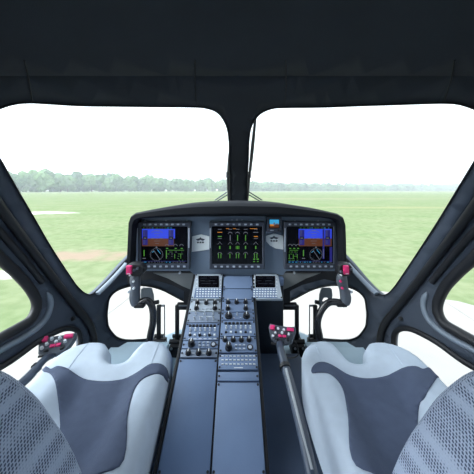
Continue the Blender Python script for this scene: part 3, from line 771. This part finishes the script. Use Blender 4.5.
for j, yy in enumerate((357.4, 361.2, 365.4)):
    for i in range(9): btn(t, 222.6+i*3.95, yy, .0042, .0016, 'white' if (i+j) % 4 else 'key', .002, 'key')
mark(t, 234, 243, 368.8)
t = unit('blank_plate', CMf, 372.2, 382.4, 'narrow blank plate directly below the white key panel', 'plated', 'blank plate', 'blank console plates')
t = unit('blank_plate', CMf, 382.8, 478, 'blank plate at the foot of the middle console column', 'plated', 'blank plate', 'blank console plates')
# body under the right keyboard unit and the low dark box beside the console
o = thing('side_pedestal', (.16, 1.45, 1.1), 'dark upright pedestal box under the right keyboard unit', 'console box')
MB().box((.164, 1.42, 1.315), (.074, .075, .205), bev=.006).build('body', 'dark', o)
MB().box((.164, 1.39, 1.535), (.072, .06, .02), bev=.004).build('cap', 'plated', o)
o = thing('side_box', (.2, .9, 1.1), 'low dark box on the floor between console and right seat', 'box')
MB().box((.205, .86, 1.135), (.113, .48, .036), bev=.008).build('body', 'boxd', o)
for yy in (1.2, .95, .7): MB().cyl((.305, yy, 1.171), (.305, yy, 1.174), .005, n=10).build('screw', 'bezl', o)

# ------------------------------------------------------------------ collective levers
def collective(head, axis_to, rest, baseZ, label, tilt, width, sg=1):
    O = Vector((rest[-1].x, rest[-1].y, baseZ)); t = thing('collective_lever', O, label, 'collective lever', 'collective levers')
    fw = (head-axis_to).normalized(); rt = fw.cross(Vector((0, 0, 1))).normalized(); up = rt.cross(fw).normalized()
    # switch head plane faces up and back
    R = Matrix.Rotation(tilt, 3, rt); fwp = R @ fw; upp = R @ up; ax = (rt, fwp, upp)
    w = width/2; h = w*.62
    out = [(-w, .55*h), (-w*.9, h), (-w*.3, h*.9), (w*.35, h*.9), (w*.95, h), (w, .5*h), (w*.72, -.75*h), (w*.35, -h), (-w*.35, -h), (-w*.75, -.65*h)]
    mb = MB(); lo = [head+rt*a+fwp*b-upp*.014 for a, b in out]; mi_ = [head+rt*a+fwp*b+upp*.008 for a, b in out]; hi = [head+rt*a*.93+fwp*b*.93+upp*.014 for a, b in out]
    mb.loft([[lerp(p, head-upp*.014, .12) for p in lo], [p+upp*.006 for p in lo], mi_, hi]); hd = mb.build('switch_head', 'grip', t, ang=25)
    def sw(a, b, ha, hb, m, nm, hh=.006):
        MB().box(head+rt*a*w+fwp*b*h+upp*(.014+hh/2), (ha*w, hb*h, hh), ax, bev=.0018).build(nm, m, hd)
    sw(-.68, .56, .17, .24, 'red', 'red_switch', .008); sw(.60, .58, .24, .17, 'red', 'red_switch', .008)
    sw(-.1, -.22, .13, .13, 'red', 'red_button'); sw(.2, -.18, .13, .13, 'red', 'red_button')
    for a, b in ((-.28, .55), (.14, .5), (-.45, .05), (.5, .1), (-.62, -.3), (.02, .15)):
        p = head+rt*a*w+fwp*b*h+upp*.014; MB().cyl(p, p+upp*.011, .10*w, .08*w, 10).build('button', 'key', hd)
    sw(.45, -.48, .1, .2, 'knob', 'rocker_switch'); sw(-.35, -.6, .12, .1, 'knob', 'rocker_switch')
    pts = catmull([tuple(head-fwp*h*.9-upp*.002), tuple(axis_to)]+[tuple(p) for p in rest], False, 4)
    MB().tube(pts, [.0115+.0035*min(1, i/8) for i in range(len(pts))], 14).build('shaft', 'shaft', t)
    a, b = axis_to, rest[-2] if len(rest) > 1 else rest[-1]
    MB().tube([lerp(a, b, .25)+up*.0115, lerp(a, b, 1)+up*.0125], .004, 8).build('shaft_strip', 'alu', t)
    c = lerp(a, b, .2); d = (b-a).normalized(); MB().cyl(c-d*.006, c+d*.006, .018, n=16).build('collar', 'black', t)
    MB().tube([lerp(a, head, .3)-rt*.016, lerp(a, head, .3)-rt*.034], .004, 8).build('friction_knob', 'black', t)
    e = rest[-1]; MB().box((e.x, e.y, (e.z+.03+baseZ)/2), (.035, .045, (e.z+.03-baseZ)/2), bev=.01).build('base', 'black', t)
    return t, rt
tR, rt = collective(P(282, 335, .98), P(280.5, 349, .92), [P(293, 394, .78), P(312, 474, .61), Vector((.175, .46, 1.27))], 1.172, 'black collective lever with red switches standing on the low dark box right of the console', math.radians(38), .102)
# cable of the right collective
cb = MB().tube(catmull([tuple(P(292, 338, .97)), tuple(P(297, 345, .96)), tuple(P(298, 355, .95)), tuple(P(290, 358, .93)), tuple(P(285, 356, .90))], False, 5), .0022, 6).build('cable', 'black', tR)
tL, rt = collective(P(56, 346, 1.14), P(44, 360, 1.03), [P(28, 378, .95), P(0, 404, .86), Vector((-.77, .62, 1.2))], 1.10, 'grey collective lever with pink-red switches between left seat and left door', math.radians(32), .145)

# ------------------------------------------------------------------ cyclic sticks
def cyclic(sg, label):
    Yc = 1.19; O = Vector((P(237-87*sg, 340, 1.2).x, 1.2, 1.203)); t = thing('cyclic_stick', O, label, 'cyclic stick', 'cyclic sticks')
    def Q(x, y, dY=0): return P(x, y, Yc+dY)
    if sg == 1:
        tbp = [(138, 305), (143.5, 301), (149, 301.5), (152.6, 309), (153, 322), (150.5, 335)]; gpp = [(135.5, 274), (135.3, 281), (135.6, 288), (134.8, 297), (136, 305)]; hc = (137.5, 268.8); bx = 149; red = -5.6
    else:
        tbp = [(344, 304), (336, 302), (328, 303), (321, 311), (317.5, 323), (319.5, 336)]; gpp = [(341.5, 274), (341.8, 281), (343.5, 288), (345.6, 297), (345, 304)]; hc = (344, 268.8); bx = 321; red = -.8
    tb = catmull([tuple(Q(*p)) for p in tbp]+[tuple(Q(bx, 350, .005)), (P(bx, 350, Yc).x, 1.21, 1.203)], False, 5)
    MB().tube(tb, .0155, 14).build('stick_tube', 'tube', t)
    e = tb[-1]; MB().tube([(e[0], e[1], 1.26), (e[0], e[1], 1.245), (e[0], e[1], 1.225), (e[0], e[1], 1.203)], [.018, .033, .03, .045], 18).build('gaiter', 'black', t)
    gp = catmull([tuple(Q(*p)) for p in gpp], False, 4)
    rr = [.018, .020, .0225, .0235, .024, .0235, .022, .021, .0205, .021, .0225, .0235, .024, .024, .023, .021, .018][:len(gp)]
    gr = MB().tube(gp, rr, 14).build('grip', 'grip', t)
    c = Q(gpp[-1][0]+4*sg, gpp[-1][1]-.4); MB().box(c, (.024, .019, .011), bev=.007).build('hand_rest', 'black', t)
    mb = MB(); cc = Q(*hc)
    out = [(-9, -4.5), (-6, -6.2), (0, -6.6), (5, -5.8), (8, -2.5), (8.4, 1.5), (6, 5), (1.5, 6.4), (-3.5, 6.4), (-6, 4.2), (-9, 3.6)]
    if sg == -1: out = [(a*.86, b) for a, b in out]
    s_ = Yc/F; pt = lambda a, b, y: cc+Vector((a*s_, y, -b*s_))
    mb.loft([[pt(a*.85, b*.85, -.026) for a, b in out], [pt(a, b, -.016) for a, b in out], [pt(a, b, .016) for a, b in out], [pt(a*.8, b*.8, .026) for a, b in out]])
    hd = mb.build('grip_head', 'black', t, ang=25)
    MB().box(pt(red, -1.0, -.031), (.0115, .008, .019), bev=.003).build('red_switch', 'red', hd)
    MB().box(pt(red+.2, 2.2, -.0392), (.006, .0012, .0016)).build('switch_marking', 'white', hd)
    for a, b in ((red+4.8, -.5), (red+8.0, -2.2)) if sg == 1 else ((red+5, -1.5), (red-4.6, 1)):
        MB().cyl(pt(a, b, -.024), pt(a, b, -.038), .006, .0045, 12).build('hat_switch', 'grip', hd)
    MB().cyl(pt(-5.2, 4.4, -.015), pt(-5.2, 4.4, -.032), .004, .0035, 10).build('button', 'key', hd)
    for k in (1, 2):
        x_, y_ = gpp[k]; p = Q(x_-1.5, y_, -.021); MB().cyl(p, p-Vector((0, .009, 0)), .0055, .0045, 10).build('button', 'red' if sg == -1 else 'key', gr)
    p = Q(gpp[3][0]-5.4*sg, 291.5, -.005); MB().box(p, (.006, .007, .006), bev=.002).build('trigger', 'metal', gr)
    return t
cyclic(1, 'bent black cyclic stick with red button in front of the left seat')
cyclic(-1, 'bent black cyclic stick with red button in front of the right seat')

for sg, sd in ((-1, 'left'), (1, 'right')):
    o = thing('footwell_box', (.58*sg, 1.28, 1.10), 'pale blue grey raised footwell box on the floor ahead of the %s seat' % sd, 'floor box', 'footwell boxes')
    MB().prism([Vector((a*sg, b, 1.10)) for a, b in ((.36, 1.14), (.36, 1.395), (.58, 1.395), (.68, 1.22), (.70, 1.14))], (0, 0, .095)).build('body', 'floor', o, ang=20)
    MB().box((.52*sg, 1.26, 1.199), (.12, .075, .004), bev=.002).build('cover', 'floor', o)
# ------------------------------------------------------------------ rudder pedals
def pedal(sg, outer_, label):
    f = (lambda x: x) if sg == 1 else (lambda x: 474-x)
    Y = 1.46; xl = 158.8 if outer_ else 177.2
    X = P(f(xl), 305, Y).x; top = P(0, 305, Y).z; t = thing('rudder_pedal', (X, Y, 1.10), label, 'pedal', 'rudder pedals')
    MB().box((X, Y, (top+1.16)/2), (.0105, .010, (top-1.16)/2), bev=.003).build('lever', 'black', t)
    m = MB().box((X, Y, 1.13), (.034, .05, .03), bev=.006).cyl((X-.04, Y-.01, 1.165), (X+.04, Y-.01, 1.165), .013).cyl((X-.03, Y+.02, 1.18), (X+.02, Y+.02, 1.18), .010)
    m.build('pivot_base', 'black', t)
    for dx in (-.02, .022): MB().cyl((X+dx, Y-.045, 1.150), (X+dx, Y-.052, 1.150), .007, n=8).build('bolt', 'metal', t)
    if outer_:
        # pad with arched cut-out
        c = P(f(147 if sg == 1 else 148), 297, Y-.02); w_ = .033
        out = [(-w_, -.055), (-w_*1.05, .01), (-w_*.85, .046), (-w_*.6, .052), (w_*.6, .052), (w_*.85, .046), (w_*1.05, .01), (w_, -.055), (w_*.58, -.055), (w_*.55, -.02), (w_*.3, -.004), (-w_*.3, -.004), (-w_*.55, -.02), (-w_*.58, -.055)]
        MB().prism([c+Vector((a, b*-.25, b)) for a, b in out], (0, .012, 0)).build('foot_plate', 'pad', t)
        MB().cyl(c+Vector((0, .02, -.045)), Vector((X, Y, c.z-.035)), .011).build('cross_tube', 'black', t)
        X2 = P(f(164), 310, Y).x; MB().cyl((X2, Y+.01, top-.003), (X2, Y+.01, 1.16), .0032, n=8).build('linkage_rod', 'alu', t)
        MB().cyl((X, Y+.01, top-.008), (X2, Y+.01, top-.008), .006, n=8).build('linkage_pin', 'alu', t)
    else:
        c = P(f(184.5), 306, Y-.01)
        MB().box(c, (.040, .012, .019), bev=.006).build('foot_plate', 'black', t)
        MB().box(c+Vector((0, -.013, .008)), (.030, .002, .004), bev=.001).build('plate_insert', 'pad', t)
pedal(1, True, 'outer rudder pedal of the left seat, grey plate behind the left cyclic stick')
pedal(1, False, 'inner rudder pedal of the left seat, black bar beside the console')
pedal(-1, True, 'outer rudder pedal of the right seat, grey plate with arched cut-out')
pedal(-1, False, 'inner rudder pedal of the right seat, black bar near the right keyboard unit')

# ------------------------------------------------------------------ seats
ZS = 1.385
def plan(x, y, z=ZS-.012):
    Y = (EYE-z)*F/(y-HY); return ((x-HX)/F*Y, Y)
def seat(sg, label):
    t = thing('pilot_seat', (-.45*sg, .7, 1.10), label, 'seat', 'pilot seats')
    pl = [(-.672, .60), (-.690, .80), (-.694, .93), (-.686, 1.01), (-.655, 1.062), (-.60, 1.09), (-.545, 1.088), (-.515, 1.065), (-.492, 1.03), (-.480, .985), (-.45, .968), (-.418, .975), (-.410, 1.02), (-.40, 1.075), (-.365, 1.10), (-.305, 1.09), (-.258, 1.04), (-.243, .98), (-.236, .90), (-.236, .75), (-.245, .60), (-.27, .46), (-.45, .44), (-.63, .46)]
    pl = catmull(pl, True, 4)
    def dist(p):
        d = 9
        for i in range(len(pl)):
            a = Vector(pl[i]); b = Vector(pl[(i+1) % len(pl)]); ab = b-a; u = max(0, min(1, (p-a).dot(ab)/max(1e-9, ab.dot(ab)))); d = min(d, (a+ab*u-p).length)
        return d
    def zt(p, d):
        r = .042; z = ZS
        if d < r: z -= r*(1-sqrt(max(0, 1-(1-d/r)**2)))
        # thigh bolsters stand higher than the seat well
        cx = abs(p.x+.45)
        well = max(0, min(1, (.98-p.y)/.16)); well = well*well*(3-2*well)
        lat = max(0, min(1, (.15-cx)/.09)); lat = lat*lat*(3-2*lat)
        z -= .045*well*lat
        z -= .02*max(0, min(1, (.98-p.y)/.3))
        return z
    vv = [Vector(p) for p in pl]; ne = len(pl); ee = [(i, (i+1) % ne) for i in range(ne)]
    for ring_d in ():
        pass
    gx = -.70
    while gx < -.22:
        gy = .43
        while gy < 1.1:
            p = Vector((gx, gy))
            if inside(p, pl) and dist(p) > .006: vv.append(p)
            gy += .0125
        gx += .0125
    v2, _, f2, *_ = delaunay_2d_cdt(vv, ee, [], 0, 1e-6)
    mb = MB(); top = []; dd = [dist(v) for v in v2]
    for v, d in zip(v2, dd): top.append(mb.bm.verts.new(Vector((v.x*sg, v.y, zt(v, d)))))
    for f in f2:
        c = sum((v2[i] for i in f), Vector((0, 0)))/3
        if inside(c, pl): mb.bm.faces.new([top[i] for i in f])
    be = [e for e in mb.bm.edges if e.is_boundary]
    for step in (Vector((0, 0, -.05)), Vector((0, 0, -.06))):
        g = bmesh.ops.extrude_edge_only(mb.bm, edges=be); nv = [q for q in g['geom'] if isinstance(q, bmesh.types.BMVert)]
        bmesh.ops.translate(mb.bm, verts=nv, vec=step); be = [q for q in g['geom'] if isinstance(q, bmesh.types.BMEdge)]
    zmin = ZS-.165
    for v in nv: v.co.z = zmin
    bmesh.ops.holes_fill(mb.bm, edges=be)
    cu = mb.build('cushion', 'fabric', t, ang=70)
    # slate insert that follows the surface
    if sg == 1: up = [(43.5, 364.5), (50, 371), (59, 377), (79, 382), (107, 384), (136, 380.6), (152, 374.6), (168, 367.5)]; lo = [(167.4, 373.4), (152, 385), (136, 394), (128, 420), (120, 474)]; lo2 = [(62, 474), (60, 410), (52, 386), (42.6, 372)]
    else: up = [(474-a, b) for a, b in [(41, 366), (50, 371), (62, 377), (98, 382), (123, 380.6), (150, 373), (161, 368)]]; up = up; lo = [(474-a, b) for a, b in [(161, 373.5), (143, 384), (131, 393), (126, 420), (118, 474)]]; lo2 = [(474-a, b) for a, b in [(60, 474), (56, 410), (48, 393), (34, 373)]]
    zb = ZS-.04
    loop = catmull([plan(*q, zb+(.03 if abs(q[0]-237) < 80 or abs(q[0]-237) > 185 else 0)) for q in up+lo+lo2], True, 6)
    loop = [(a*sg, b) for a, b in loop]
    vv = [Vector(p) for p in loop]; ne = len(loop); ee = [(i, (i+1) % ne) for i in range(ne)]
    gx = -.70
    while gx < -.22:
        gy = .43
        while gy < 1.1:
            p = Vector((gx, gy))
            if inside(p, loop): vv.append(p)
            gy += .0125
        gx += .0125
    v2, _, f2, *_ = delaunay_2d_cdt(vv, ee, [], 0, 1e-6)
    mb = MB(); top = [mb.bm.verts.new(Vector((v.x*sg, v.y, zt(v, dist(v) if inside(v, pl) else 0)+.003))) for v in v2]
    for f in f2:
        c = sum((v2[i] for i in f), Vector((0, 0)))/3
        if inside(c, loop) and inside(c, pl):
            g = mb.bm.faces.new([top[i] for i in f]); g.normal_update()
            if g.normal.z < 0: g.normal_flip()
    ins = mb.build('seat_insert', 'band', t, recalc=False, ang=70); md = ins.modifiers.new('thickness', 'SOLIDIFY'); md.thickness = .006; md.offset = -1
    # piping seams running over the bolsters
    for a, b in (((-.60, 1.085), (-.585, .90)), ((-.315, 1.08), (-.305, .92))):
        pts = []
        for i in range(12):
            p = Vector((lerp(a[0], b[0], i/11), lerp(a[1], b[1], i/11))); pts.append(Vector((p.x*sg, p.y, zt(p, dist(p))+.0002)))
        MB().tube(pts, .0017, 6).build('seam', 'fabric', cu)
    # pedestal
    MB().box((-.455*sg, .74, 1.16), (.12, .24, .06), bev=.01).build('pedestal', 'dark', t)
    # seat back: lofted sections
    keys_ = [(1.36, .50, -.275), (1.45, .50, -.280), (1.55, .468, -.288), (1.64, .428, -.297), (1.69, .40, -.298), (1.754, .35, -.29), (1.80, .302, -.277), (1.86, .25, -.275), (1.95, .20, -.285), (2.06, .14, -.31), (2.14, .10, -.35)]
    keys_ = catmull(keys_, False, 3); rings = []
    for z, yf, xi in keys_:
        c = -.455; hw = c*-1+xi; hw = abs(xi-c); ring = []
        fr = [(-1, -.03), (-1.0, .0-.012), (-.93, 0), (-.82, -.004), (-.7, -.03), (-.5, -.055), (-.25, -.066), (0, -.068), (.25, -.066), (.5, -.055), (.7, -.03), (.82, -.004), (.93, 0), (1.0, -.012), (1, -.03)]
        bk_ = [(1, -.10), (.9, -.135), (.5, -.15), (0, -.155), (-.5, -.15), (-.9, -.135), (-1, -.10)]
        for a, b in fr+bk_: ring.append(Vector(((c+a*hw)*sg, yf+b, z)))
        rings.append(ring)
    sb = MB().loft(rings).build('seat_back', 'mesh', t, ang=60)
    return t
seat(1, 'pale grey left pilot seat with slate insert, beside the left door')
seat(-1, 'pale grey right pilot seat with slate insert, beside the right door')

for o in list(bpy.data.objects):
    for k in ('o_', 'th'):
        if k in o: del o[k]
